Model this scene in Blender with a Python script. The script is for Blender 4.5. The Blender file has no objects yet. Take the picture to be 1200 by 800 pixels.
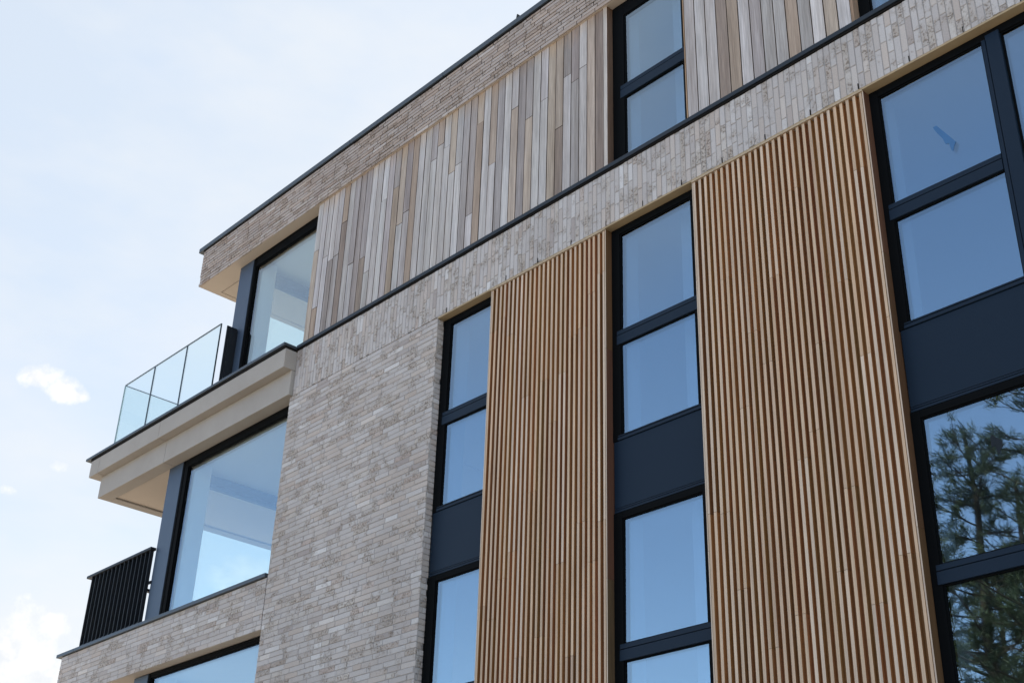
import bpy, math, random
from mathutils import Vector, Matrix, noise as mnoise

sc = bpy.context.scene
COL = sc.collection
RND = random.Random(11)

# ------------------------------------------------------------------ materials
def new_mat(name):
    m = bpy.data.materials.new(name); m.use_nodes = True
    nt = m.node_tree; nt.nodes.clear()
    out = nt.nodes.new('ShaderNodeOutputMaterial')
    return m, nt, out

class NT:
    """small wrapper for node wiring"""
    def __init__(s, nt): s.nt = nt
    def n(s, t, **kw):
        o = s.nt.nodes.new(t)
        for k, v in kw.items():
            if k.startswith('i_'): o.inputs[k[2:].replace('_', ' ')].default_value = v
            else: setattr(o, k, v)
        return o
    def l(s, a, b): s.nt.links.new(a, b)
    def math(s, op, a, b=None, c=None, clamp=False):
        o = s.n('ShaderNodeMath', operation=op, use_clamp=clamp)
        for i, v in enumerate((a, b, c)):
            if v is None: continue
            if isinstance(v, (int, float)): o.inputs[i].default_value = v
            else: s.l(v, o.inputs[i])
        return o.outputs[0]
    def vmath(s, op, a, b=None):
        o = s.n('ShaderNodeVectorMath', operation=op)
        for i, v in enumerate((a, b)):
            if v is None: continue
            if isinstance(v, (tuple, list)): o.inputs[i].default_value = v
            else: s.l(v, o.inputs[i])
        return o
    def mix(s, fac, a, b, blend='MIX'):
        o = s.n('ShaderNodeMix', data_type='RGBA', blend_type=blend)
        for i, v in ((0, fac), (6, a), (7, b)):
            if isinstance(v, (int, float)): o.inputs[i].default_value = v
            elif isinstance(v, (tuple, list)): o.inputs[i].default_value = (*v[:3], 1)
            else: s.l(v, o.inputs[i])
        return o.outputs[2]
    def ramp(s, fac, stops, interp='LINEAR'):
        o = s.n('ShaderNodeValToRGB'); r = o.color_ramp; r.interpolation = interp
        while len(r.elements) < len(stops): r.elements.new(0.5)
        for e, (p, c) in zip(r.elements, stops):
            e.position = p; e.color = (*c, 1) if len(c) == 3 else c
        s.l(fac, o.inputs[0]); return o.outputs[0]
    def noise(s, vec, scale, detail=4, rough=.55):
        o = s.n('ShaderNodeTexNoise'); o.inputs['Scale'].default_value = scale
        o.inputs['Detail'].default_value = detail; o.inputs['Roughness'].default_value = rough
        if vec is not None: s.l(vec, o.inputs['Vector'])
        return o.outputs[0]
    def coords(s, scale=(1, 1, 1)):
        t = s.n('ShaderNodeTexCoord'); m = s.n('ShaderNodeMapping')
        m.inputs['Scale'].default_value = scale
        s.l(t.outputs['Object'], m.inputs['Vector']); return m.outputs[0]
    def maprange(s, v, a, b, c=0., d=1.):
        o = s.n('ShaderNodeMapRange', clamp=True)
        s.l(v, o.inputs[0])
        for i, x in enumerate((a, b, c, d)): o.inputs[i+1].default_value = x
        return o.outputs[0]

def finish(N, out, base, rough=.7, bump=None, bstr=.3, bdist=.004, metallic=0, spec=.5):
    p = N.n('ShaderNodeBsdfPrincipled')
    if isinstance(base, (tuple, list)): p.inputs['Base Color'].default_value = (*base[:3], 1)
    else: N.l(base, p.inputs['Base Color'])
    if isinstance(rough, (int, float)): p.inputs['Roughness'].default_value = rough
    else: N.l(rough, p.inputs['Roughness'])
    p.inputs['Metallic'].default_value = metallic
    p.inputs['Specular IOR Level'].default_value = spec
    if bump is not None:
        b = N.n('ShaderNodeBump'); b.inputs['Strength'].default_value = bstr; b.inputs['Distance'].default_value = bdist
        N.l(bump, b.inputs['Height']); N.l(b.outputs[0], p.inputs['Normal'])
    N.l(p.outputs[0], out.inputs[0])
    return p

def mat_brick(name='brick', tone_by=(.885, .892, .905)):
    m, nt, out = new_mat(name); N = NT(nt)
    at = N.n('ShaderNodeAttribute', attribute_name='rnd').outputs['Fac']
    wn = N.n('ShaderNodeTexWhiteNoise', noise_dimensions='1D'); N.l(N.math('MULTIPLY', at, 917.), wn.inputs['W'])
    r2 = wn.outputs['Value']
    base = N.ramp(at, [(0, (.43, .375, .345)), (.10, (.49, .44, .41)), (.35, (.53, .485, .455)), (.62, (.555, .51, .48)), (.85, (.595, .555, .525)), (1, (.69, .655, .625))])
    tone = N.ramp(r2, [(0, (1.0, .93, .86)), (.25, (1, 1, 1)), (.7, (1, 1, 1.0)), (.9, (1.0, .97, .92)), (1, (1.02, .93, .88))])
    base = N.mix(1, base, tone, 'MULTIPLY')
    co = N.coords()
    big = N.noise(co, 5.5, 5, .6)
    fine = N.noise(co, 75, 5, .7)
    pits = N.noise(co, 38, 3, .65)
    # sandy, torn patches on part of the bricks
    gate = N.maprange(N.math('ADD', big, N.math('MULTIPLY', r2, .20)), .61, .72)
    pit = N.maprange(pits, .50, .60)
    base = N.mix(N.math('MULTIPLY', gate, .42), base, (.42, .35, .285))
    base = N.mix(N.math('MULTIPLY', N.math('MULTIPLY', gate, pit), .75), base, (.19, .15, .115))
    base = N.mix(1, base, N.ramp(fine, [(.2, (.82, .82, .82)), (.8, (1.12, 1.12, 1.12))]), 'MULTIPLY')
    # slow change over the wall: dirt washed down
    base = N.mix(1, base, N.ramp(N.noise(N.coords((1, 1, .35)), .9, 4), [(.3, (.88, .87, .86)), (.7, (1.05, 1.05, 1.05))]), 'MULTIPLY')
    if tone_by: base = N.mix(1, base, tone_by, 'MULTIPLY')
    h = N.math('ADD', N.math('MULTIPLY', fine, .5), N.math('MULTIPLY', N.math('MULTIPLY', gate, pit), -1.2))
    finish(N, out, base, .9, h, .6, .006, spec=.2)
    return m

def mat_mortar():
    m, nt, out = new_mat('mortar'); N = NT(nt)
    f = N.noise(N.coords(), 60, 5, .7)
    finish(N, out, N.ramp(f, [(.3, (.27, .25, .235)), (.7, (.38, .355, .335))]), .95, f, .4, spec=.1)
    return m

def mat_wood(name, rough=.75, grain=.28, top=False):
    m, nt, out = new_mat(name); N = NT(nt)
    a = N.n('ShaderNodeAttribute', attribute_name='tint').outputs['Color']
    r = N.n('ShaderNodeAttribute', attribute_name='rnd').outputs['Fac']
    off = N.n('ShaderNodeCombineXYZ'); N.l(N.math('MULTIPLY', r, 31.), off.inputs[2]); N.l(N.math('MULTIPLY', r, 17.), off.inputs[0])
    co = N.vmath('ADD', N.coords((1, 1, .035)), off.outputs[0]).outputs[0]
    g1 = N.noise(co, 90, 6, .65)
    g2 = N.noise(co, 22, 4, .6)
    g3 = N.noise(N.vmath('ADD', N.coords((1, 1, .12)), off.outputs[0]).outputs[0], 6.5, 4, .6)
    c = N.mix(1, a, N.ramp(g1, [(.25, (1 - grain,) * 3), (.75, (1 + grain * .55,) * 3)]), 'MULTIPLY')
    c = N.mix(1, c, N.ramp(g2, [(.3, (.80, .775, .755)), (.7, (1.10, 1.09, 1.08))]), 'MULTIPLY')
    # patchy silvering
    c = N.mix(N.math('MULTIPLY', N.maprange(g3, .52, .72), .42), c, N.mix(1, c, (.82, .86, .93), 'MULTIPLY'))
    if top:      # boards stay tan where the overhang keeps the rain off, ragged lower edge
        sx = N.n('ShaderNodeSeparateXYZ'); N.l(N.coords(), sx.inputs[0])
        hgt = N.math('ADD', sx.outputs[2], N.math('MULTIPLY', N.math('SUBTRACT', g2, .5), .35))
        hgt = N.math('ADD', hgt, N.math('MULTIPLY', r, .12))
        c = N.mix(N.math('MULTIPLY', N.maprange(hgt, 11.80, 12.02), .75), c, N.mix(1, c, (1.0, .84, .66), 'MULTIPLY'))
        # long grey-brown run-off streaks
        st = N.noise(N.coords((1, 1, .05)), 7, 5, .65)
        c = N.mix(1, c, N.ramp(st, [(.32, (.80, .77, .75)), (.62, (1.06, 1.06, 1.07))]), 'MULTIPLY')
    finish(N, out, c, rough, N.math('ADD', g1, g2), .35, .003, spec=.25)
    return m

def mat_plain(name, col, rough=.6, var=.06, scale=3., bump=0, metallic=0, spec=.5, fine=0):
    m, nt, out = new_mat(name); N = NT(nt)
    f = N.noise(N.coords(), scale, 5, .6)
    lo = tuple(c * (1 - var) for c in col); hi = tuple(c * (1 + var) for c in col)
    c = N.ramp(f, [(.3, lo), (.7, hi)])
    h = None
    if fine or bump:
        h = N.noise(N.coords(), fine or 60, 4, .7)
        if fine: c = N.mix(1, c, N.ramp(h, [(.3, (.93, .93, .93)), (.7, (1.06, 1.06, 1.06))]), 'MULTIPLY')
    rr = N.math('ADD', N.math('MULTIPLY', f, .15), rough - .07)
    finish(N, out, c, rr, h, bump or .1, .003, metallic, spec)
    return m

def mat_concrete():
    m, nt, out = new_mat('concrete'); N = NT(nt)
    f = N.noise(N.coords(), 1.6, 5, .6); g = N.noise(N.coords(), 120, 3, .7)
    st = N.noise(N.coords((1, 1, .8)), 5., 5, .65)
    c = N.ramp(f, [(.3, (.325, .295, .262)), (.7, (.365, .333, .297))])
    c = N.mix(1, c, N.ramp(g, [(.3, (.94,) * 3), (.7, (1.05,) * 3)]), 'MULTIPLY')
    c = N.mix(1, c, N.ramp(st, [(.35, (.985, .98, .975)), (.6, (1.005,) * 3)]), 'MULTIPLY')
    finish(N, out, c, .8, g, .12, .002, spec=.25)
    return m

def mat_glass(name, r0, tint, refl=(1, 1, 1), wave=0):
    m, nt, out = new_mat(name); N = NT(nt)
    lw = N.n('ShaderNodeLayerWeight'); lw.inputs[0].default_value = .5
    f = N.math('POWER', lw.outputs['Facing'], 5.)
    R = N.math('ADD', r0, N.math('MULTIPLY', f, 1 - r0), clamp=True)
    tr = N.n('ShaderNodeBsdfTransparent'); tr.inputs[0].default_value = (*tint, 1)
    gl = N.n('ShaderNodeBsdfGlossy'); gl.inputs['Roughness'].default_value = 0.0; gl.inputs['Color'].default_value = (*refl, 1)
    if wave:
        b = N.n('ShaderNodeBump'); b.inputs['Strength'].default_value = wave; b.inputs['Distance'].default_value = .01
        N.l(N.noise(N.coords(), 1.1, 1, .4), b.inputs['Height']); N.l(b.outputs[0], gl.inputs['Normal'])
    mx = N.n('ShaderNodeMixShader'); N.l(R, mx.inputs[0]); N.l(tr.outputs[0], mx.inputs[1]); N.l(gl.outputs[0], mx.inputs[2])
    N.l(mx.outputs[0], out.inputs[0])
    return m

def mat_ground():
    m, nt, out = new_mat('ground_paving'); N = NT(nt)
    f = N.noise(N.coords(), .35, 6, .6); g = N.noise(N.coords(), 14, 5, .7)
    c = N.ramp(f, [(.3, (.35, .305, .255)), (.7, (.42, .37, .31))])
    c = N.mix(1, c, N.ramp(g, [(.3, (.8,) * 3), (.7, (1.15,) * 3)]), 'MULTIPLY')
    finish(N, out, c, .95, g, .4, .01, spec=.1)
    return m

def mat_needles():
    m, nt, out = new_mat('pine_needles'); N = NT(nt)
    r = N.n('ShaderNodeAttribute', attribute_name='rnd').outputs['Fac']
    finish(N, out, N.ramp(r, [(0, (.020, .036, .018)), (.6, (.040, .064, .030)), (1, (.075, .10, .045))]), .6, spec=.3)
    return m

def mat_bark():
    m, nt, out = new_mat('pine_bark'); N = NT(nt)
    f = N.noise(N.coords((1, 1, .25)), 14, 5, .7)
    finish(N, out, N.ramp(f, [(.3, (.022, .020, .016)), (.7, (.060, .050, .038))]), .95, f, .8, .03, spec=.1)
    return m

M = dict(
    brick=mat_brick(), fasciabrick=mat_brick('weathered_brick', (.74, .69, .66)), mortar=mat_mortar(),
    cladding=mat_wood('weathered_timber', .8, .40, True), slat=mat_wood('cedar_slats', .75, .2),
    dark=mat_plain('dark_backing', (.012, .010, .009), .9, .1, spec=.1),
    slatback=mat_plain('cedar_backboard', (.22, .11, .045), .8, .2, 20, spec=.2),
    black=mat_plain('black_aluminium', (.003, .0035, .004), .75, .1, spec=.06),
    slate=mat_plain('slate_grey_aluminium', (.007, .016, .030), .5, .04, spec=.16),
    post=mat_plain('grey_steel_cladding', (.042, .064, .098), .45, .04, spec=.4),
    coping=mat_plain('dark_zinc', (.038, .050, .062), .45, .12, 2, spec=.4),
    strip=mat_plain('dark_strip_metal', (.014, .020, .027), .5, .1, spec=.3),
    concrete=mat_concrete(),
    soffit=mat_plain('cream_soffit', (.50, .43, .36), .8, .03, 1.5, spec=.2),
    tan=mat_plain('tan_lintel', (.36, .27, .16), .6, .08, 6, spec=.3),
    plaster=mat_plain('white_plaster', (.78, .77, .75), .85, .02, 1, spec=.2),
    floor=mat_plain('pale_floor', (.45, .38, .30), .6, .08, 3, spec=.3),
    glass=mat_glass('window_glass', .275, (.62, .71, .78), (.85, .95, .95), .003),
    cornerglass=mat_glass('corner_glass', .20, (.87, .93, .91), (.88, .95, .97), .003),
    clear=mat_glass('balustrade_glass', .03, (.93, .975, .97)),
    glassedge=mat_plain('glass_edge', (.02, .035, .035), .3),
    paleedge=mat_plain('pale_glass_edge', (.26, .36, .36), .3),
    steel=mat_plain('black_railing', (.008, .010, .013), .5, .1, spec=.3),
    glass_mark=mat_plain('blue_ghost_reflection', (.06, .15, .30), .6, spec=.1),  # colour of the ghost reflection painted on the pane
    darksticker=mat_plain('dark_sticker', (.010, .014, .018), .6, spec=.2),
    ground=mat_ground(), needles=mat_needles(), bark=mat_bark(),
)

# ------------------------------------------------------------------ mesh building
class MB:
    def __init__(s): s.v, s.f, s.r, s.t, s.mi = [], [], [], [], []
    def face(s, idx, r=.5, t=(.5, .5, .5), mi=0):
        s.f.append(idx); s.r.append(r); s.t.append(t); s.mi.append(mi)
    def box(s, x0, x1, y0, y1, z0, z1, r=.5, t=(.5, .5, .5), mi=0, tf=None, skip=()):
        """tf: {'-y': tint} per-face tint; skip: faces left out"""
        if x0 > x1: x0, x1 = x1, x0
        if y0 > y1: y0, y1 = y1, y0
        if z0 > z1: z0, z1 = z1, z0
        b = len(s.v)
        s.v += [(x0, y0, z0), (x1, y0, z0), (x1, y1, z0), (x0, y1, z0), (x0, y0, z1), (x1, y0, z1), (x1, y1, z1), (x0, y1, z1)]
        for k, q in (('-z', (0, 3, 2, 1)), ('+z', (4, 5, 6, 7)), ('-y', (0, 1, 5, 4)), ('+x', (1, 2, 6, 5)), ('+y', (2, 3, 7, 6)), ('-x', (3, 0, 4, 7))):
            if k in skip: continue
            s.face(tuple(b + i for i in q), r, (tf or {}).get(k, t), mi)
        return s
    def obox(s, o, u, v, n, ul, vl, nl, r=.5, t=(.5, .5, .5), mi=0, ch=0.0, ts=None):
        """box at o spanned by u,v (front) going back along -n; chamfered front edge when ch"""
        o, u, v, n = map(Vector, (o, u, v, n)); b = len(s.v)
        P = [o, o + u * ul, o + u * ul + v * vl, o + v * vl]
        if ch:
            I = [o + u * ch + v * ch, o + u * (ul - ch) + v * ch, o + u * (ul - ch) + v * (vl - ch), o + u * ch + v * (vl - ch)]
            s.v += [tuple(p) for p in I] + [tuple(p - n * ch) for p in P] + [tuple(p - n * nl) for p in P]
            s.face((b, b+1, b+2, b+3), r, t, mi)
            for i in range(4):
                j = (i + 1) % 4
                s.face((b+4+i, b+4+j, b+j, b+i), r, ts or t, mi); s.face((b+8+i, b+8+j, b+4+j, b+4+i), r, ts or t, mi)
        else:
            s.v += [tuple(p) for p in P] + [tuple(p - n * nl) for p in P]
            s.face((b, b+1, b+2, b+3), r, t, mi)
            for i in range(4):
                j = (i + 1) % 4; s.face((b+4+i, b+4+j, b+j, b+i), r, t, mi)
        return s
    def tube(s, pts, rads, seg=8, r=.5, t=(.5, .5, .5)):
        b = len(s.v); n = len(pts)
        for i, (p, ra) in enumerate(zip(pts, rads)):
            p = Vector(p); d = (Vector(pts[min(i+1, n-1)]) - Vector(pts[max(i-1, 0)])).normalized()
            a = d.orthogonal().normalized() if abs(d.z) < .95 else Vector((1, 0, 0))
            a = (a - d * a.dot(d)).normalized(); c = d.cross(a)
            for k in range(seg):
                w = 2 * math.pi * k / seg; q = p + (a * math.cos(w) + c * math.sin(w)) * ra
                s.v.append(tuple(q))
        for i in range(n - 1):
            for k in range(seg):
                k2 = (k + 1) % seg
                s.face((b+i*seg+k, b+i*seg+k2, b+(i+1)*seg+k2, b+(i+1)*seg+k), r, t)
        s.face(tuple(b + (n-1)*seg + k for k in range(seg)), r, t)
    def build(s, name, mats, parent=None, label=None, bevel=0, smooth=False):
        me = bpy.data.meshes.new(name); me.from_pydata(s.v, [], s.f)
        for m in (mats if isinstance(mats, (list, tuple)) else [mats]): me.materials.append(M[m])
        me.polygons.foreach_set('material_index', s.mi)
        a = me.attributes.new('rnd', 'FLOAT', 'FACE'); a.data.foreach_set('value', s.r)
        a = me.attributes.new('tint', 'FLOAT_COLOR', 'FACE'); a.data.foreach_set('color', [c for t in s.t for c in (*t, 1.)])
        if smooth: me.polygons.foreach_set('use_smooth', [True] * len(me.polygons))
        me.update(); o = bpy.data.objects.new(name, me); COL.objects.link(o)
        if parent is not None:
            o.parent = parent
            if parent.type == 'EMPTY': o.location = -parent.location
        if label: o['label'] = label
        if bevel:
            bm = o.modifiers.new('edge', 'BEVEL'); bm.width = bevel; bm.segments = 2; bm.limit_method = 'ANGLE'
        return o

def lay_bricks(mb, o, u, v, n, U, V, rows_along='u', depth=.014, seed=0, rowh=.0625, joint=.0085, stop_u=None):
    """wild bond: long thin bricks in courses along u (or along v for the upright band); face at plane o"""
    R = random.Random(seed); o, u, v, n = map(Vector, (o, u, v, n))
    if rows_along == 'v': u, v, U, V = v, u, V, U
    flip = u.cross(v).dot(n) < 0
    nrow = max(1, round(V / rowh)); h = V / nrow
    for i in range(nrow):
        x = -R.uniform(0, .29)
        while x < U:
            L = R.choice((.29, .29, .29, .288, .285, .28, .24, .21, .14))
            a, b = max(x, 0), min(x + L, U)
            if b - a > .02:
                jit = R.uniform(-.0028, .0012); wob = R.uniform(-.0015, .0015)
                rv = min(1, max(0, R.gauss(.5, .22)))
                hh = h - joint + R.uniform(-.0015, .0015)
                oo = o + u * a + v * (i * h + joint / 2 + wob) + n * jit
                if flip: mb.obox(oo + u * (b - a), -u, v, n, b - a, hh, depth, rv, ch=.0025)
                else: mb.obox(oo, u, v, n, b - a, hh, depth, rv, ch=.0025)
            x += L + joint
    return mb
XA, YA, ZA = (1, 0, 0), (0, 1, 0), (0, 0, 1)

# ------------------------------------------------------------------ the building
B = bpy.data.objects.new('apartment_building', None); COL.objects.link(B)
B.location = (-7, 6, 0)
B['label'] = 'pale brick apartment block with cedar slat screens, timber top storey and corner balconies'
B['category'] = 'building'

XR = 3.0            # right end of the block (outside the picture)
PIERL, PIERR = -13.19, -10.21
STRIP_B, STRIP_T = 9.645, 9.715
ROOF_B, ROOF_T = 11.96, 12.62

# --- brick pier (main wall) with its return at the first window
w = MB()
w.box(PIERL + .006, PIERR - .006, .0055, .09, 0, 8.985, mi=1)
lay_bricks(w, (PIERL + .006, 0, 0), XA, ZA, (0, -1, 0), PIERR - PIERL - .006, 8.985, seed=1)
lay_bricks(w, (PIERR, .016, 0), YA, ZA, (1, 0, 0), .085, 8.97, seed=2)
w.build('brick_wall', ['brick', 'mortar'], B, 'tall pale grey brick wall pier of thin long bricks')

# --- upright brick band under the strip
w = MB()
w.box(-13.13, XR, .0055, .09, 9.0, STRIP_B, mi=1)
lay_bricks(w, (-13.136, 0, 8.99), XA, ZA, (0, -1, 0), -13.136 + 13.136 + (XR + 13.136), STRIP_B - 8.99, 'v', seed=3)
band = w.build('brick_band', ['brick', 'mortar'], B, 'band of upright bricks between slat screens and timber storey')
for k in range(-1, 16):
    x = -5.072 + .4985 * (k - 9)
    if x < -10.3 or x > XR: continue
    MB().box(x - .004, x + .004, -.0030, .02, 8.992, 9.052).build('weep_slot', 'dark', band)

# --- lintel line below the band
w = MB(); w.box(PIERR + .001, XR, .003, .115, 8.972, 8.992)
w.build('lintel', 'tan', B)

# --- strip between the storeys
w = MB(); w.box(-13.128, XR, -.028, .10, STRIP_B + .022, STRIP_T); w.box(-13.128, XR, -.012, .10, STRIP_B + .002, STRIP_B + .020, mi=1)
w.build('flashing_strip', ['strip', 'dark'], B, 'thin dark metal strip below the timber storey', bevel=.004)

# --- roof: brick fascia, coping, slab, soffit
w = MB()
w.box(-16.27, XR, .0085, .10, ROOF_B + .012, ROOF_T - .002, mi=1)
lay_bricks(w, (-16.28, 0, ROOF_B), XA, ZA, (0, -1, 0), XR + 16.28, ROOF_T - ROOF_B, seed=5, rowh=.055, joint=.010)
lay_bricks(w, (-16.28, .016, ROOF_B), YA, ZA, (-1, 0, 0), 11.9, ROOF_T - ROOF_B, seed=6, rowh=.055, joint=.010)
w.box(-16.275, -16.1, .012, 11.9, ROOF_B + .012, ROOF_T - .002, mi=1)
w.build('roof_fascia', ['fasciabrick', 'dark'], B, 'brick fascia along the top of the building')
w = MB()
for x in (-16.40, -14.4, -12.4, -10.4, -8.4, -6.4, -4.4, -2.4, -.4, 1.6):
    w.box(x, min(x + 1.996, XR), -.03, .30, ROOF_T, ROOF_T + .078)
w.box(-16.40, -16.05, .301, 12, ROOF_T, ROOF_T + .078)
w.box(-16.29, XR, -.012, .25, ROOF_T - .018, ROOF_T - .002, mi=1)  # dark strip in place of the shadow gap under the coping
cop = w.build('roof_coping', ['coping', 'dark'], B, 'dark metal coping along the roof edge', bevel=.006)
w = MB()      # small bracket standing on the coping
w.box(-9.045, -9.030, .0, .05, ROOF_T + .079, ROOF_T + .125)
w.obox((-9.085, .0, ROOF_T + .105), (.87, 0, -.3), (.3, 0, .87), (0, -1, 0), .055, .016, .04)
w.obox((-9.045, .0, ROOF_T + .10), (.2, 0, .95), (-.95, 0, .2), (0, -1, 0), .075, .016, .04)
w.obox((-9.02, .0, ROOF_T + .082), (.75, 0, .3), (-.3, 0, .75), (0, -1, 0), .05, .018, .04)
w.build('roof_bracket', 'steel', cop)
w = MB(); w.box(-16.1, XR, .10, 12, ROOF_B + .03, ROOF_T - .03)
w.build('roof', 'plaster', B)
w = MB()
w.box(-16.265, XR, .016, .34, ROOF_B + .001, ROOF_B + .03)
w.box(-16.265, -16.165, .34, 11.9, ROOF_B + .001, ROOF_B + .03)
w.box(-16.153, -15.14, .352, 11.9, ROOF_B + .003, ROOF_B + .03)
w.build('soffit', 'soffit', B, 'cream soffit under the roof overhang')

# --- timber cladding of the top storey
PAL = [((.50, .47, .45), 30), ((.555, .525, .505), 26), ((.41, .375, .36), 16), ((.46, .38, .31), 12), ((.50, .42, .345), 10),
       ((.30, .24, .20), 7), ((.34, .30, .28), 12), ((.62, .58, .55), 8), ((.38, .295, .23), 8)]
def pal(R):
    t = R.random() * sum(x[1] for x in PAL)
    for c, k in PAL:
        t -= k
        if t <= 0: break
    j = R.uniform(.92, 1.08); return tuple(min(.8, x * j * R.uniform(.985, 1.015)) for x in c)
def boards(x0, x1, pitch, seed, tans=()):
    R = random.Random(seed); w = MB(); n = round((x1 - x0) / pitch); p = (x1 - x0) / n; zb, zt = 9.66, ROOF_B + .02
    warm = 0
    for i in range(n):
        a, b = x0 + i * p + .0036, x0 + (i + 1) * p - .0036
        cuts = [zb]
        if R.random() < .55: cuts.append(R.uniform(zb + .5, zt - .35))
        cuts.append(zt)
        for c0, c1 in zip(cuts, cuts[1:]):
            col = pal(R); d = R.uniform(-.002, .002); r = R.random()
            w.obox((a, .035 + d, c0 + .001), XA, ZA, (0, -1, 0), b - a, c1 - c0 - .003, .02, r, col, ch=.0022, ts=(.10, .075, .055))  # unweathered board edges, tinted darker to paint shade into the seams
    w.box(x0, x1, .0555, .09, zb, zt, mi=1)
    return w
TW0, TW1 = -7.565, -6.49        # opening of the middle top window
w = boards(-13.095, TW0 - .06, .1255, 21)
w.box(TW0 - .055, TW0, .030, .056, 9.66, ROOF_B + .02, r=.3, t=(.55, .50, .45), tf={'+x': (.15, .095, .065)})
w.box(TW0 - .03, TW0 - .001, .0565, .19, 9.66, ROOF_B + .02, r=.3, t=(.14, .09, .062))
w.build('timber_cladding', ['cladding', 'dark'], B, 'long upright weathered boards left of the middle top window')
w = boards(TW1 + .012, -4.575, .1375, 22)
w.box(TW1, TW1 + .010, .032, .17, 9.66, ROOF_B + .02, r=.3, t=(.42, .28, .17))
w.box(-4.573, -4.545, .032, .17, 9.66, ROOF_B + .02, r=.3, t=(.36, .25, .17))
w.build('timber_cladding', ['cladding', 'dark'], B, 'upright grey weathered boards right of the middle top window')
boards(-2.28, XR, .1375, 23).build('timber_cladding', ['cladding', 'dark'], B)

# --- slat screens
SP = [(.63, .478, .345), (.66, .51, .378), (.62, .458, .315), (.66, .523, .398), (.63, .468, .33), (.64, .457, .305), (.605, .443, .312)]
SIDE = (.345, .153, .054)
def screen(x0, x1, seed, label=None):
    R = random.Random(seed); w = MB(); zb, zt = .25, 8.966
    n = round((x1 - x0 - .05) / .0665); p = (x1 - x0 - .05) / n
    cuts = None
    for i in range(n + 1):
        cx = x0 + .025 + i * p + (R.uniform(-.0015, .0015) if 0 < i < n else 0)
        if i % 2 == 0 or cuts is None:
            cuts = [zb]; z = zb + R.uniform(.6, 3.4)
            while z < zt - .4: cuts.append(z); z += R.uniform(1.8, 3.6)
            cuts.append(zt - .012)
            tints = [(R.choice(SP), R.uniform(.88, .95), R.uniform(.72, 1.1)) for _ in cuts]
        if i in (0, n): wdt = .024
        else: wdt = .029
        for k, (c0, c1) in enumerate(zip(cuts, cuts[1:])):
            t, j, sj = tints[k]; j *= R.uniform(.96, 1.04)
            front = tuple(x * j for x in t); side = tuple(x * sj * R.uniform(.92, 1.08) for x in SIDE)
            d = R.uniform(-.001, .001)
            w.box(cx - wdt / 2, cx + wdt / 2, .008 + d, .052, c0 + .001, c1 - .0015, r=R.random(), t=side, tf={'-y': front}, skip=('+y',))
            # the board's own web between its ribs
            if i < n:
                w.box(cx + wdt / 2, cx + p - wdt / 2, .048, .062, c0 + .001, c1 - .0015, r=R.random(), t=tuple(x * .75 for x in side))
    w.box(x0, x1, .0625, .10, zb, zt, mi=1)
    # end boards towards the windows, seen from the side
    for a, b in ((x0 - .004, x0 + .0085), (x1 - .0085, x1 + .004)):
        z = zb
        while z < zt:
            z2 = min(zt, z + R.uniform(2.0, 3.2))
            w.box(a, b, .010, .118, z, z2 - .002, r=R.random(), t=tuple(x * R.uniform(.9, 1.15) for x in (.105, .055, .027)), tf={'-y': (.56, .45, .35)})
            z = z2
    # thin cap strip under the bricks
    w.box(x0, x1, -.004, .06, zt - .010, zt + .004, r=.4, t=(.47, .37, .26))
    return w.build('slat_screen', ['slat', 'slatback'], B, label)
S1, S2, S3 = (-9.30, -7.585), (-6.445, -4.545), (-2.28, -.40)
screen(*S1, 31, 'narrow cedar slat screen between the two narrow window columns')
screen(*S2, 32, 'wide cedar slat screen beside the large window column at right')
screen(*S3, 33)
w = MB(); w.box(S3[1] + .01, XR, .0055, .09, 0, 8.97, mi=1)
lay_bricks(w, (S3[1] + .01, 0, 0), XA, ZA, (0, -1, 0), XR - S3[1] - .01, 8.97, seed=8)
w.build('brick_wall', ['brick', 'mortar'], B)

# --- windows in columns
YF, YG = .095, .118
def win(x0, x1, z0, z1, panes, stile, rails, mat='glass', name='window', label=None, mull=(), yf=YF, yg=YG, dep=.085):
    """frame with an outer ring, slate rails, and panes ((x0,x1,z0,z1), ...)"""
    f = MB()
    l, r_, top, bot = stile
    f.box(x0, x0 + l, yf, yf + dep, z0, z1); f.box(x1 - r_, x1, yf, yf + dep, z0, z1)
    f.box(x0 + l, x1 - r_, yf + .001, yf + dep, z1 - top, z1)
    if bot: f.box(x0 + l, x1 - r_, yf + .001, yf + dep, z0, z0 + bot)
    o = f.build(name, 'black', B, label, bevel=.003)
    if rails or mull:
        for a, b, xa, xb in rails:
            q = MB(); g = b - (b - a) * .32
            q.box(xa, xb, yf - .007, yf + .07, a, g - .004); q.box(xa, xb, yf - .004, yf + .07, g + .004, b)
            q.box(xa, xb, yf + .004, yf + .06, g - .0035, g + .0035)
            q.build('sill' if a < z0 + .1 else 'transom', 'slate', o, bevel=.003)
        q = MB()
        for a, b in mull:
            q.box(a, a + (b - a) * .24 - .004, yf - .008, yf + .07, z0, z1 - top)
            q.box(a + (b - a) * .24 + .004, b, yf - .014, yf + .07, z0, z1 - top)
        if mull: q.build('mullion', 'slate', o, bevel=.003)
    for (a, b, c, d) in panes:
        g_ = MB().box(a - .004, b + .004, yg, yg + .028, c - .004, d + .004)
        ta, tb = RND.uniform(-.006, .006), RND.uniform(-.005, .005)
        g_.v = [(x, y + (x - (a + b) / 2) * ta + (z - (c + d) / 2) * tb, z) for x, y, z in g_.v]
        g_.build('pane', mat, o)
        s = MB()      # slim inner sash with its dark seal
        e = .012
        s.box(a, b, yg - .010, yg - .001, d - e, d); s.box(a, b, yg - .010, yg - .001, c, c + e)
        s.box(a, a + e, yg - .010, yg - .001, c + e, d - e); s.box(b - e, b, yg - .010, yg - .001, c + e, d - e)
        s.build('sash', 'black', o)
    return o
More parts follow.
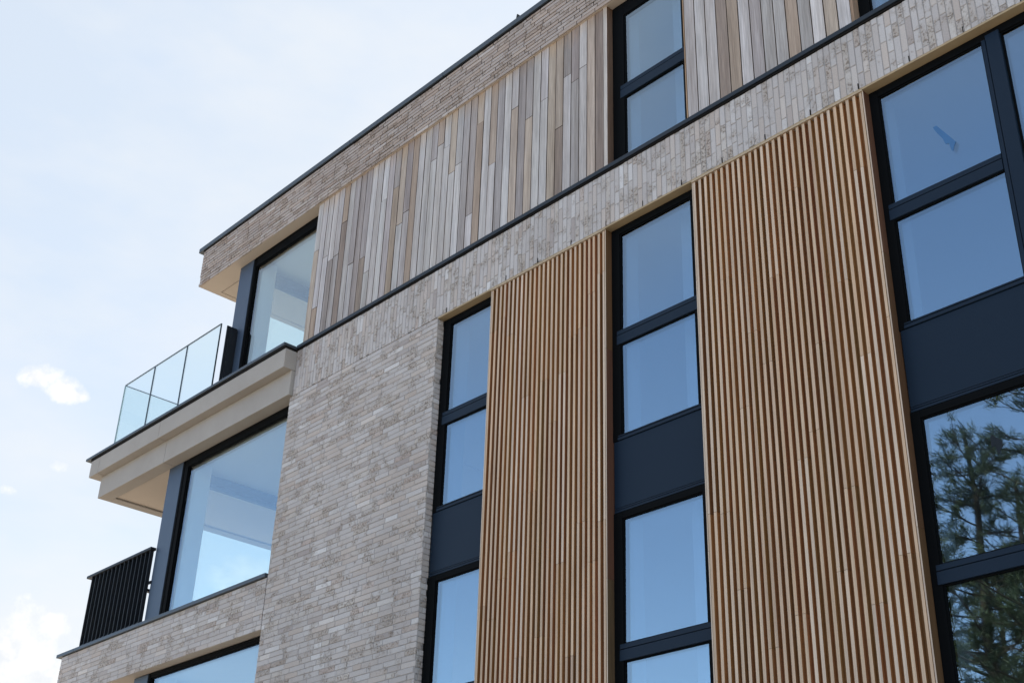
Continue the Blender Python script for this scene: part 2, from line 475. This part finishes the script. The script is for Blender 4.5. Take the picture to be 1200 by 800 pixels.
def spandrel(x0, x1, z0, z1, label=None):
    w = MB()
    w.box(x0 + .01, x1 - .004, .100, .14, z0 + .045, z1)
    w.box(x0 + .012, x1 - .004, .094, .14, z0, z0 + .020); w.box(x0 + .012, x1 - .004, .097, .14, z0 + .026, z0 + .040)
    w.build('spandrel_panel', 'slate', B, label, bevel=.002)
# storeys of a column: (frame bottom, frame top, panes, rail)
ST = [(6.63, 8.971, ((7.785, 8.895), (6.68, 7.635)), (7.635, 7.785), 6.68),
      (3.57, 5.925, ((4.725, 5.863), (3.62, 4.58)), (4.58, 4.725), 3.62),
      (.30, 2.865, ((1.67, 2.80), (.35, 1.52)), (1.52, 1.67), .35)]
def column(x0, x1, gl, gr, tag):
    for k, (zb, zt, ps, rail, sill) in enumerate(ST):
        win(x0, x1, zb, zt, [(x0 + gl, x1 - gr, a, b) for a, b in ps], (gl, gr, zt - ps[0][1], 0),
            [(rail[0], rail[1], x0 + gl * .62, x1 - .01), (zb + .001, sill, x0 + gl * .62, x1 - .01)], label=tag[k] if k < 2 else None)
    spandrel(x0, x1, 5.927, 6.628, tag[2]); spandrel(x0, x1, 2.867, 3.568)
column(PIERR, S1[0], .125, .09, ('narrow window beside the brick pier', 'narrow window below the spandrel beside the brick pier', None))
column(S1[1] + .004, S2[0] - .004, .105, .10, ('upper window between the two slat screens', 'lower window between the two slat screens', None))
wide = []
for k, (zb, zt, ps, rail, sill) in enumerate(ST):
    x0, x1 = S2[1] + .004, S3[0] - .004
    o = win(x0, x1, zb, zt, [(-4.46, -3.49, a, b) for a, b in ps] + [(-3.33, x1 - .085, sill, ps[0][1])], (-4.46 - x0, .085, zt - ps[0][1], 0),
            [(rail[0], rail[1], -4.49, -3.497), (zb + .001, sill, -4.49, x1 - .02)],
            label=('large window at the right edge beside the wide slat screen', 'large lower window reflecting pine trees', None)[k])
    q = MB()
    q.box(-3.489, -3.456, YF - .008, YF + .07, sill + .001, zt - .075); q.box(-3.448, -3.332, YF - .016, YF + .07, zb + .002, zt - .05)
    q.build('mullion', 'slate', o, bevel=.003)
    wide.append(o)
spandrel(S2[1] + .004, S3[0] - .004, 5.927, 6.628); spandrel(S2[1] + .004, S3[0] - .004, 2.867, 3.568)
# flat marks on the wide window's panes: a painted ghost reflection, a dark sticker
def glass_mark(pts, par, mat, y=YG - .0025):
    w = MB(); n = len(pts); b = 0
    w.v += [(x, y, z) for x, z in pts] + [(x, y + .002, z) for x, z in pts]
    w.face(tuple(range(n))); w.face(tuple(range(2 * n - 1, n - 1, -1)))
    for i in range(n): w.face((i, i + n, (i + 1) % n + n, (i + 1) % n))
    return w.build('glass_mark', mat, par)

# top storey windows
win(TW0 + .002, TW1 - .002, 9.66, ROOF_B, [(-7.395, -6.58, 10.79, 11.775), (-7.395, -6.58, 9.70, 10.625)], (.165, .09, .185, .04),
    [(10.625, 10.79, -7.45, TW1 - .01)], label='middle top storey window between timber boards', yf=.118, yg=.140)
win(-4.543, -2.282, 9.66, ROOF_B, [(-4.43, -3.49, 9.70, 11.775), (-3.33, -2.38, 9.70, 11.775)], (.11, .09, .185, .04), [], mull=[(-3.489, -3.331)], yf=.118, yg=.140,
    label='top storey window above the large window column')

# --- corner windows, their posts and side glazing
def corner(z0, zt, zg, xp, xf, xg, xr, yf, label):
    f = MB()
    f.box(xf, xg, yf + .004, yf + .09, z0, zt); f.box(xf + .05, xf + .058, yf - .004, yf + .02, z0, zt)
    f.box(xg, xr, yf + .006, yf + .09, zg, zt); f.box(xg, xr, yf + .0, yf + .03, zt - .035, zt)
    f.box(xr - .06, xr, yf + .006, yf + .09, z0, zg)
    o = f.build('corner_window', 'black', B, label, bevel=.003)
    MB().box(xg - .004, xr - .06, yf + .035, yf + .063, z0 + .05, zg + .004).build('pane', 'cornerglass', o)
    s = MB(); e = .014
    s.box(xg, xr - .06, yf + .024, yf + .034, zg - e, zg); s.box(xg, xg + e, yf + .024, yf + .034, z0 + .05, zg - e)
    s.build('sash', 'black', o)
    p = MB(); p.box(xp, xf - .004, yf, .54, z0, zt)
    p.build('post', 'post', o, bevel=.004)
    p = MB(); p.box(xf - .0035, xg - .02, yf + .10, .5395, z0, zt); p.build('post_lining', 'plaster', o)
    # side glazing towards the balcony
    g = MB(); X = xp + .17
    g.box(X - .04, X + .04, .54, .60, z0, zt - .13); g.box(X - .04, X + .04, 4.4, 4.46, z0, zt - .13)
    g.box(X - .04, X + .04, .60, 4.4, zt - .17, zt - .13)
    g.box(X - .10, X + .10, .541, 4.46, zt - .129, zt - .002)
    so = g.build('side_window', 'slate', B)
    MB().box(X - .012, X + .012, .60, 4.4, z0, zt - .17).build('pane', 'clear', so)
corner(6.30, 8.998, 8.885, -16.48, -16.085, -15.935, PIERL + .03, .14, 'large corner window above the brick parapet')
corner(9.64, ROOF_B, 11.80, -15.325, -14.955, -14.88, -13.06, .17, 'top corner window above the glass balustrade')
corner(3.25, 5.935, 5.872, -16.48, -16.10, -16.03, PIERL + .03, .14, 'lower corner window under the brick parapet')
corner(.2, 2.87, 2.80, -16.48, -16.10, -16.03, PIERL + .03, .14, None)

# --- top balcony: stepped concrete edge
def slab_run(w, x0, x1, y0, y1, z0, z1, joints):
    xs = [x0] + [j for j in joints if x0 < j < x1] + [x1]
    for a, b in zip(xs, xs[1:]):
        w.box(a + (.003 if a != x0 else 0), b - (.003 if b != x1 else 0), y0, y1, z0, z1)
w = MB()
slab_run(w, -18.54, -13.138, -.18, .30, 9.354, 9.628, (-18.25, -16.38))
slab_run(w, -18.36, -13.142, -.05, .15, 9.0, 9.352, (-16.34,))
w.box(-18.54, -18.16, .304, 6, 9.354, 9.628)
w.box(-18.36, -18.165, .1505, 6, 9.0, 9.352)
bal = w.build('balcony', 'concrete', B, 'stepped concrete edge of the top balcony', bevel=.006)
w = MB(); w.box(-18.166, -16.32, .149, 6, 9.025, 9.35); w.box(-18.1, -13.2, .305, 6, 9.356, 9.60)
w.build('soffit', 'soffit', bal)
w = MB(); w.box(-13.2, -16.32, .25, 6, 8.999, 9.35); w.build('ceiling', 'plaster', bal)
w = MB()
for a, b in ((-18.69, -18.30), (-18.297, -16.0), (-15.997, -13.132)): w.box(a, b, -.215, .22, 9.662, 9.703)
w.box(-18.69, -18.3, .223, 6, 9.662, 9.703)
w.box(-18.55, -13.134, -.19, .21, 9.629, 9.6615, mi=1); w.box(-18.55, -18.31, .2105, 6, 9.629, 9.6615, mi=1)
w.build('coping', ['coping', 'dark'], bal, bevel=.004)

# --- lower balconies: brick parapets
for k, dz in enumerate((0, -3.05)):
    zb, zt = 5.94 + dz, 6.58 + dz
    w = MB()
    w.box(-18.615, PIERL - .012, .0055, .30, zb + .012, zt, mi=1)
    lay_bricks(w, (-18.625, 0, zb), XA, ZA, (0, -1, 0), 18.625 + PIERL - .010, zt - zb, seed=40 + k)
    lay_bricks(w, (-18.625, .016, zb), YA, ZA, (-1, 0, 0), 5.9, zt - zb, seed=45 + k)
    w.box(-18.618, -18.32, .301, 5.9, zb + .012, zt, mi=1)
    w.box(PIERL - .0115, PIERL + .008, .012, .2, zb, zt, mi=2)
    par = w.build('parapet', ['brick', 'mortar', 'dark'], B, 'brick parapet below the large corner window' if k == 0 else None)
    w = MB()
    for a, b in ((-18.75, -18.2), (-18.197, -16.27), (-16.267, PIERL - .002)): w.box(a, b, -.035, .31, zt + .002, zt + .05)
    w.box(-18.75, -18.30, .311, 5.9, zt + .002, zt + .05)
    w.build('coping', 'coping', par, bevel=.004)
    w = MB(); w.box(-18.60, PIERL - .02, .0165, .139, zb + .001, zb + .012); w.box(-18.60, -16.32, .14, 5.9, zb + .003, zb + .25)
    w.build('soffit', 'soffit', par)
    w = MB(); w.box(-16.32, PIERL, .25, 6, zb, zb + .3); w.build('ceiling', 'plaster', par)

# --- black bar railing on the brick parapet
rail = MB().box(-18.445, -16.50, .062, .15, 7.755, 7.795).build('railing', 'steel', B, 'black metal bar railing above the brick parapet', bevel=.004)
for k in range(15):
    x = -18.285 + k * (18.285 - 16.535) / 14
    MB().box(x - .006, x + .006, .078, .134, 6.60, 7.754).build('bar', 'steel', rail)
MB().box(-18.30, -16.52, .098, .112, 6.70, 6.725).build('bottom_rail', 'steel', rail)
MB().box(-16.545, -16.46, .12, .14, 7.26, 7.30).build('bracket', 'steel', rail)
side = MB().box(-18.36, -18.28, .16, 5.8, 7.755, 7.795).build('railing', 'steel', B)
for k in range(46):
    y = .225 + k * .125
    MB().box(-18.345, -18.289, y - .006, y + .006, 6.60, 7.754).build('bar', 'steel', side)

# --- glass balustrade of the top balcony
gb = MB()
JX = (-18.24, -17.275, -16.295, -15.335)
for a, b in zip(JX, JX[1:]): gb.box(a + .004, b - .004, -.008, .008, 10.922, 10.936)
gb.box(-18.247, -18.233, .010, 5.8, 10.922, 10.936)
for x in JX[1:]: gb.box(x - .0065, x + .0065, -.0095, .0095, 9.705, 10.934)
gb.box(JX[0] - .006, JX[0] + .006, -.0095, .0095, 9.705, 10.920, mi=1)
glb = gb.build('glass_balustrade', ['glassedge', 'paleedge'], B, 'frameless clear glass balustrade on the top balcony')
for a, b in zip(JX, JX[1:]): MB().box(a + .006, b - .006, -.007, .007, 9.702, 10.924).build('pane', 'clear', glb)
for a, b in ((.012, 1.95), (1.96, 3.9), (3.91, 5.8)): MB().box(-18.246, -18.234, a, b, 9.702, 10.921).build('pane', 'clear', glb)
MB().box(-15.16, -15.145, .0, .165, 9.702, 10.83).build('end_post', 'steel', glb)
MB().box(-15.145, -15.12, .03, .165, 9.702, 10.79).build('end_post', 'steel', glb)

# --- inside: floors, ceilings, inner leaf of the walls
w = MB()
for z0, z1 in ((8.998, 9.62), (5.93, 6.45), (2.868, 3.40)): w.box(PIERL + .02, XR - .3, .19, 11.7, z0, z1)
w.box(-16.3, XR - .3, .19, 11.7, -.02, .2)
w.build('floor_slab', 'plaster', B)
w = MB()
for a, b in ((PIERL + .02, PIERR + .105), (S1[0] + .03, S1[1] + .085), (S2[0] + .03, S2[1] + .065), (S3[0] + .03, XR - .3)):
    for z0, z1 in ((6.45, 8.996), (3.40, 5.929), (.2, 2.866)): w.box(a, b, .186, .40, z0, z1)
for a, b in ((-13.06, TW0 + .145), (TW1 + .02, -4.45), (-2.25, XR - .3)): w.box(a, b, .208, .40, 9.622, 11.985)
w.box(-6.9, -6.7, .37, 11.7, .2, 11.985)
w.box(-13.1, -12.9, 5.0, 11.7, .2, 11.985)
w.build('inner_wall', 'plaster', B)
w = MB()
w.box(-16.4, XR, 11.7, 12, 0, 11.98); w.box(XR - .3, XR - .001, .10, 11.7, 0, 11.98)
w.box(-16.45, -16.2, 4.47, 11.7, 0, 8.998); w.box(-15.3, -15.05, 4.47, 11.7, 9.64, 11.98)
w.build('outer_wall', 'mortar', B)
MB().box(-16.2, XR - .3, .4, 11.6, 9.621, 9.64).build('floor', 'floor', B)

# ------------------------------------------------------------------ camera
CAMP = Vector((0, -8, 1.6))
r = Vector((0.6793643, 0.73317675, 0.03026558)); u = Vector((0.33516039, -0.34672394, 0.87604225)); f = Vector((-0.65278761, 0.58500801, 0.48128367))
cam = bpy.data.objects.new('camera', bpy.data.cameras.new('camera')); COL.objects.link(cam)
cam.matrix_world = Matrix(((r.x, u.x, -f.x, CAMP.x), (r.y, u.y, -f.y, CAMP.y), (r.z, u.z, -f.z, CAMP.z), (0, 0, 0, 1)))
cam.data.sensor_width = 36; cam.data.lens = 36 * 1528.4 / 1200; cam.data.clip_end = 5000
sc.camera = cam
FPX = 1528.4
def pray(x, y): return (r * ((x - 600) / FPX) - u * ((y - 400) / FPX) + f).normalized()
def pwall(x, y, Y):
    d = pray(x, y); t = (Y + 8) / d.y; p = CAMP + d * t; return (p.x, p.z)

# a ghost reflection painted as a flat blue patch, then a dark sticker
glass_mark([(-4.02, 8.331), (-3.988, 8.339), (-3.919, 8.224), (-3.846, 8.099), (-3.867, 8.059), (-3.88, 8.024), (-3.893, 8.039), (-3.905, 8.113), (-3.934, 8.121), (-3.949, 8.18), (-3.991, 8.263)], wide[0], 'glass_mark')
glass_mark([(-3.955, 5.553), (-3.934, 5.566), (-3.912, 5.539), (-3.871, 5.507), (-3.873, 5.455), (-3.888, 5.446), (-3.901, 5.405), (-3.918, 5.417), (-3.922, 5.477), (-3.955, 5.474)], wide[1], 'darksticker')

# ------------------------------------------------------------------ ground
w = MB(); w.v += [(-1500, -1500, 0), (1500, -1500, 0), (1500, 1500, 0), (-1500, 1500, 0)]; w.face((0, 1, 2, 3))
g = w.build('ground', 'ground'); g['kind'] = 'structure'

# ------------------------------------------------------------------ pines across the street, seen in the right-hand glass
def pine(x, y, h, seed, label, crown0=.3, spread=3.2, lean=0., dense=1.):
    R = random.Random(seed)
    root = bpy.data.objects.new('pine_tree', None); COL.objects.link(root); root.location = (x, y, 0)
    root['label'] = label; root['category'] = 'tree'; root['group'] = 'pine trees reflected in the glass'
    tr = MB(); cr = MB()
    pts = [Vector((lean * (k / 9) ** 2 + .10 * math.sin(k * 1.3 + seed), .1 * math.cos(k * 1.7 + seed), h * k / 9)) for k in range(10)]
    tr.tube(pts, [.26 * (1 - k / 9.8) + .02 for k in range(10)], 9)
    def at(t):
        k = min(8, int(t * 9)); q = t * 9 - k; return pts[k].lerp(pts[k + 1], q)
    def tuft(c, d, s):
        n = R.randint(24, 36); sh = R.random()
        for _ in range(n):
            dd = (d + Vector((R.gauss(0, .65), R.gauss(0, .65), R.gauss(.25, .55)))).normalized()
            L = s * R.uniform(.6, 1.1); sd = dd.orthogonal().normalized(); sd.rotate(Matrix.Rotation(R.uniform(0, 6.28), 3, dd)); wd = R.uniform(.006, .011)
            b = len(cr.v); c2 = c + Vector((R.gauss(0, .05), R.gauss(0, .05), R.gauss(0, .05)))
            cr.v += [tuple(c2 - sd * wd), tuple(c2 + sd * wd), tuple(c2 + dd * L + sd * wd * .4), tuple(c2 + dd * L - sd * wd * .4)]
            cr.face((b, b + 1, b + 2, b + 3), min(1, max(0, sh * .6 + R.uniform(0, .4))))
    nl = int(h * 3.4 * dense)
    for i in range(nl):
        t = crown0 + (1 - crown0) * (i / nl) ** .85
        if t > .985: break
        p = at(t); az = i * 2.4 + R.uniform(-.5, .5)
        Lb = spread * (1 - (t - crown0) / (1 - crown0)) ** .6 * R.uniform(.55, 1.1) * (.8 if t < crown0 + .1 else 1) + .35
        up = R.uniform(-.05, .45); d = Vector((math.cos(az), math.sin(az), up)).normalized()
        bp = [p]; dd = d.copy()
        for s_ in range(5):
            dd = (dd + Vector((R.gauss(0, .14), R.gauss(0, .14), R.gauss(.05, .12)))).normalized(); bp.append(bp[-1] + dd * Lb / 5)
        tr.tube(bp, [.045 * (1 - k / 6) * (1.2 - t) + .008 for k in range(6)], 5)
        for s_ in range(1, 6):
            base = bp[s_]
            for q in range(R.randint(1, 3) if s_ > 1 else 1):
                sd = (dd + Vector((R.gauss(0, .8), R.gauss(0, .8), R.gauss(.1, .35)))).normalized(); e = base + sd * R.uniform(.2, .55)
                tr.tube([base, base.lerp(e, .5) + Vector((0, 0, .02)), e], [.012, .009, .006], 4)
                tuft(e, sd, R.uniform(.16, .26))
                if R.random() < .6: tuft(base.lerp(e, .6), sd, R.uniform(.12, .2))
    tuft(pts[-1], Vector((0, 0, 1)), .3); tuft(pts[-1] - Vector((0, 0, .2)), Vector((.3, 0, .6)), .3)
    for mb, nm, mt in ((tr, 'trunk', 'bark'), (cr, 'crown', 'needles')):
        o = mb.build(nm, mt, root); o.location = (0, 0, 0)
# mirror image position: a tree seen at pixel (px,py) in glass plane YG at ground distance dist from the camera
def mirrored(px, py, dist):
    d = pray(px, py); d = Vector((d.x, -d.y, d.z)); o = Vector((0, 8 + 2 * YG, 1.6))
    h = math.hypot(d.x, d.y); return o + d * (dist / h)
T1 = mirrored(1128, 512, 30); T2 = mirrored(1238, 470, 27); T3 = mirrored(1185, 560, 36); T4 = mirrored(1222, 640, 31); T5 = mirrored(1098, 650, 42); T6 = mirrored(1160, 655, 44)
pine(T1.x, T1.y, T1.z, 3, 'slender pine across the street with an open crown', .25, 2.5, dense=1.25)
pine(T2.x, T2.y, T2.z + .8, 5, 'broad pine across the street with a dense dark crown', .2, 3.9, dense=1.7)
pine(T3.x, T3.y, T3.z, 8, 'shorter pine standing behind the other two', .2, 2.6)
pine(T4.x, T4.y, T4.z, 12, 'low bushy pine in front of the broad pine', .12, 2.6, dense=1.35)
pine(T5.x, T5.y, T5.z, 14, 'low distant pine at the left of the row', .12, 3.0, dense=1.2)
pine(T6.x, T6.y, T6.z, 15, 'low distant pine between the taller trees', .12, 3.2, dense=1.2)

# ------------------------------------------------------------------ light and sky
SUN = Vector((-.06, .63, .775)).normalized()
sun = bpy.data.objects.new('sun', bpy.data.lights.new('sun', 'SUN')); COL.objects.link(sun)
sun.data.energy = 3.8; sun.data.angle = math.radians(.55); sun.data.color = (1, .95, .88)
sun.rotation_euler = SUN.to_track_quat('Z', 'Y').to_euler()
wd = bpy.data.worlds.new('World'); sc.world = wd; wd.use_nodes = True
nt = wd.node_tree; nt.nodes.clear(); N = NT(nt)
out = N.n('ShaderNodeOutputWorld'); bg = N.n('ShaderNodeBackground'); bg.inputs[1].default_value = .15
sky = N.n('ShaderNodeTexSky'); sky.sky_type = 'NISHITA'; sky.sun_disc = False
sky.sun_elevation = math.asin(SUN.z); sky.sun_rotation = math.atan2(SUN.x, SUN.y)
sky.air_density = .9; sky.altitude = 200; sky.dust_density = .7; sky.ozone_density = 1.2
tc = N.n('ShaderNodeTexCoord').outputs['Generated']
col = sky.outputs[0]
warp = N.noise(tc, 26, 6, .62); warp2 = N.noise(tc, 9, 5, .6)
total = None
for px, py, rad, sx in ((46, 442, .026, 1.8), (74, 455, .024, 1.8), (92, 464, .014, 1.8), (8, 770, .060, 1.1), (45, 790, .060, 1.1), (62, 735, .022, 1.3), (295, 678, .040, 1.3), (330, 690, .04, 1.3), (75, 545, .020, 2.5), (12, 574, .022, 2.5)):
    c = pray(px, py)
    dv = N.vmath('SUBTRACT', tc, tuple(c)).outputs[0]
    dv = N.vmath('MULTIPLY', dv, (1, 1, sx)).outputs[0]
    L = N.n('ShaderNodeVectorMath', operation='LENGTH'); N.l(dv, L.inputs[0])
    m_ = N.maprange(L.outputs['Value'], 0, rad, 1, 0)
    if px in (75, 12): m_ = N.math('MULTIPLY', m_, .55)
    total = m_ if total is None else N.math('MAXIMUM', total, m_)
fine = N.noise(tc, 70, 6, .6)
dens = N.math('ADD', N.math('MULTIPLY', N.math('SUBTRACT', warp, .5), 1.5), N.math('MULTIPLY', N.math('SUBTRACT', fine, .5), .9))
dens = N.math('ADD', N.math('MULTIPLY', total, .95), N.math('ADD', dens, -.30))
cm = N.math('MULTIPLY', N.maprange(dens, 0., .42), N.maprange(total, 0., .25))
dt = N.n('ShaderNodeVectorMath', operation='DOT_PRODUCT'); N.l(tc, dt.inputs[0]); dt.inputs[1].default_value = tuple(SUN)
side = N.maprange(dt.outputs['Value'], .0, .4)
stretch = N.vmath('MULTIPLY', tc, (1, 1, 2.4)).outputs[0]
veil = N.math('MULTIPLY', side, N.math('ADD', .76, N.math('MULTIPLY', N.noise(stretch, 3.0, 6, .6), .12)))
hz = N.mix(veil, col, (1.98, 2.14, 2.24))
# broad, soft banks of brighter haze
soft = N.maprange(N.math('ADD', N.noise(stretch, 2.2, 5, .58), N.math('MULTIPLY', N.noise(stretch, 8, 5, .6), .25)), .52, .82)
hz = N.mix(N.math('MULTIPLY', N.math('MULTIPLY', soft, side), .8), hz, (2.5, 2.52, 2.52))
shade = N.ramp(N.math('ADD', fine, N.math('MULTIPLY', warp, .4)), [(.45, (2.35, 2.4, 2.48)), (.85, (3.0, 2.98, 2.95))])
fin = N.mix(N.math('MULTIPLY', cm, .9), hz, shade)
N.l(fin, bg.inputs[0]); N.l(bg.outputs[0], out.inputs[0])

# ------------------------------------------------------------------ colour management
vs = sc.view_settings; vs.view_transform = 'Standard'; vs.look = 'None'; vs.gamma = 1; vs.use_curve_mapping = False
vs.exposure = 1.35
sc.cycles.max_bounces = 10; sc.cycles.diffuse_bounces = 5; sc.cycles.transparent_max_bounces = 24; sc.cycles.glossy_bounces = 5
sc.cycles.sample_clamp_indirect = 8
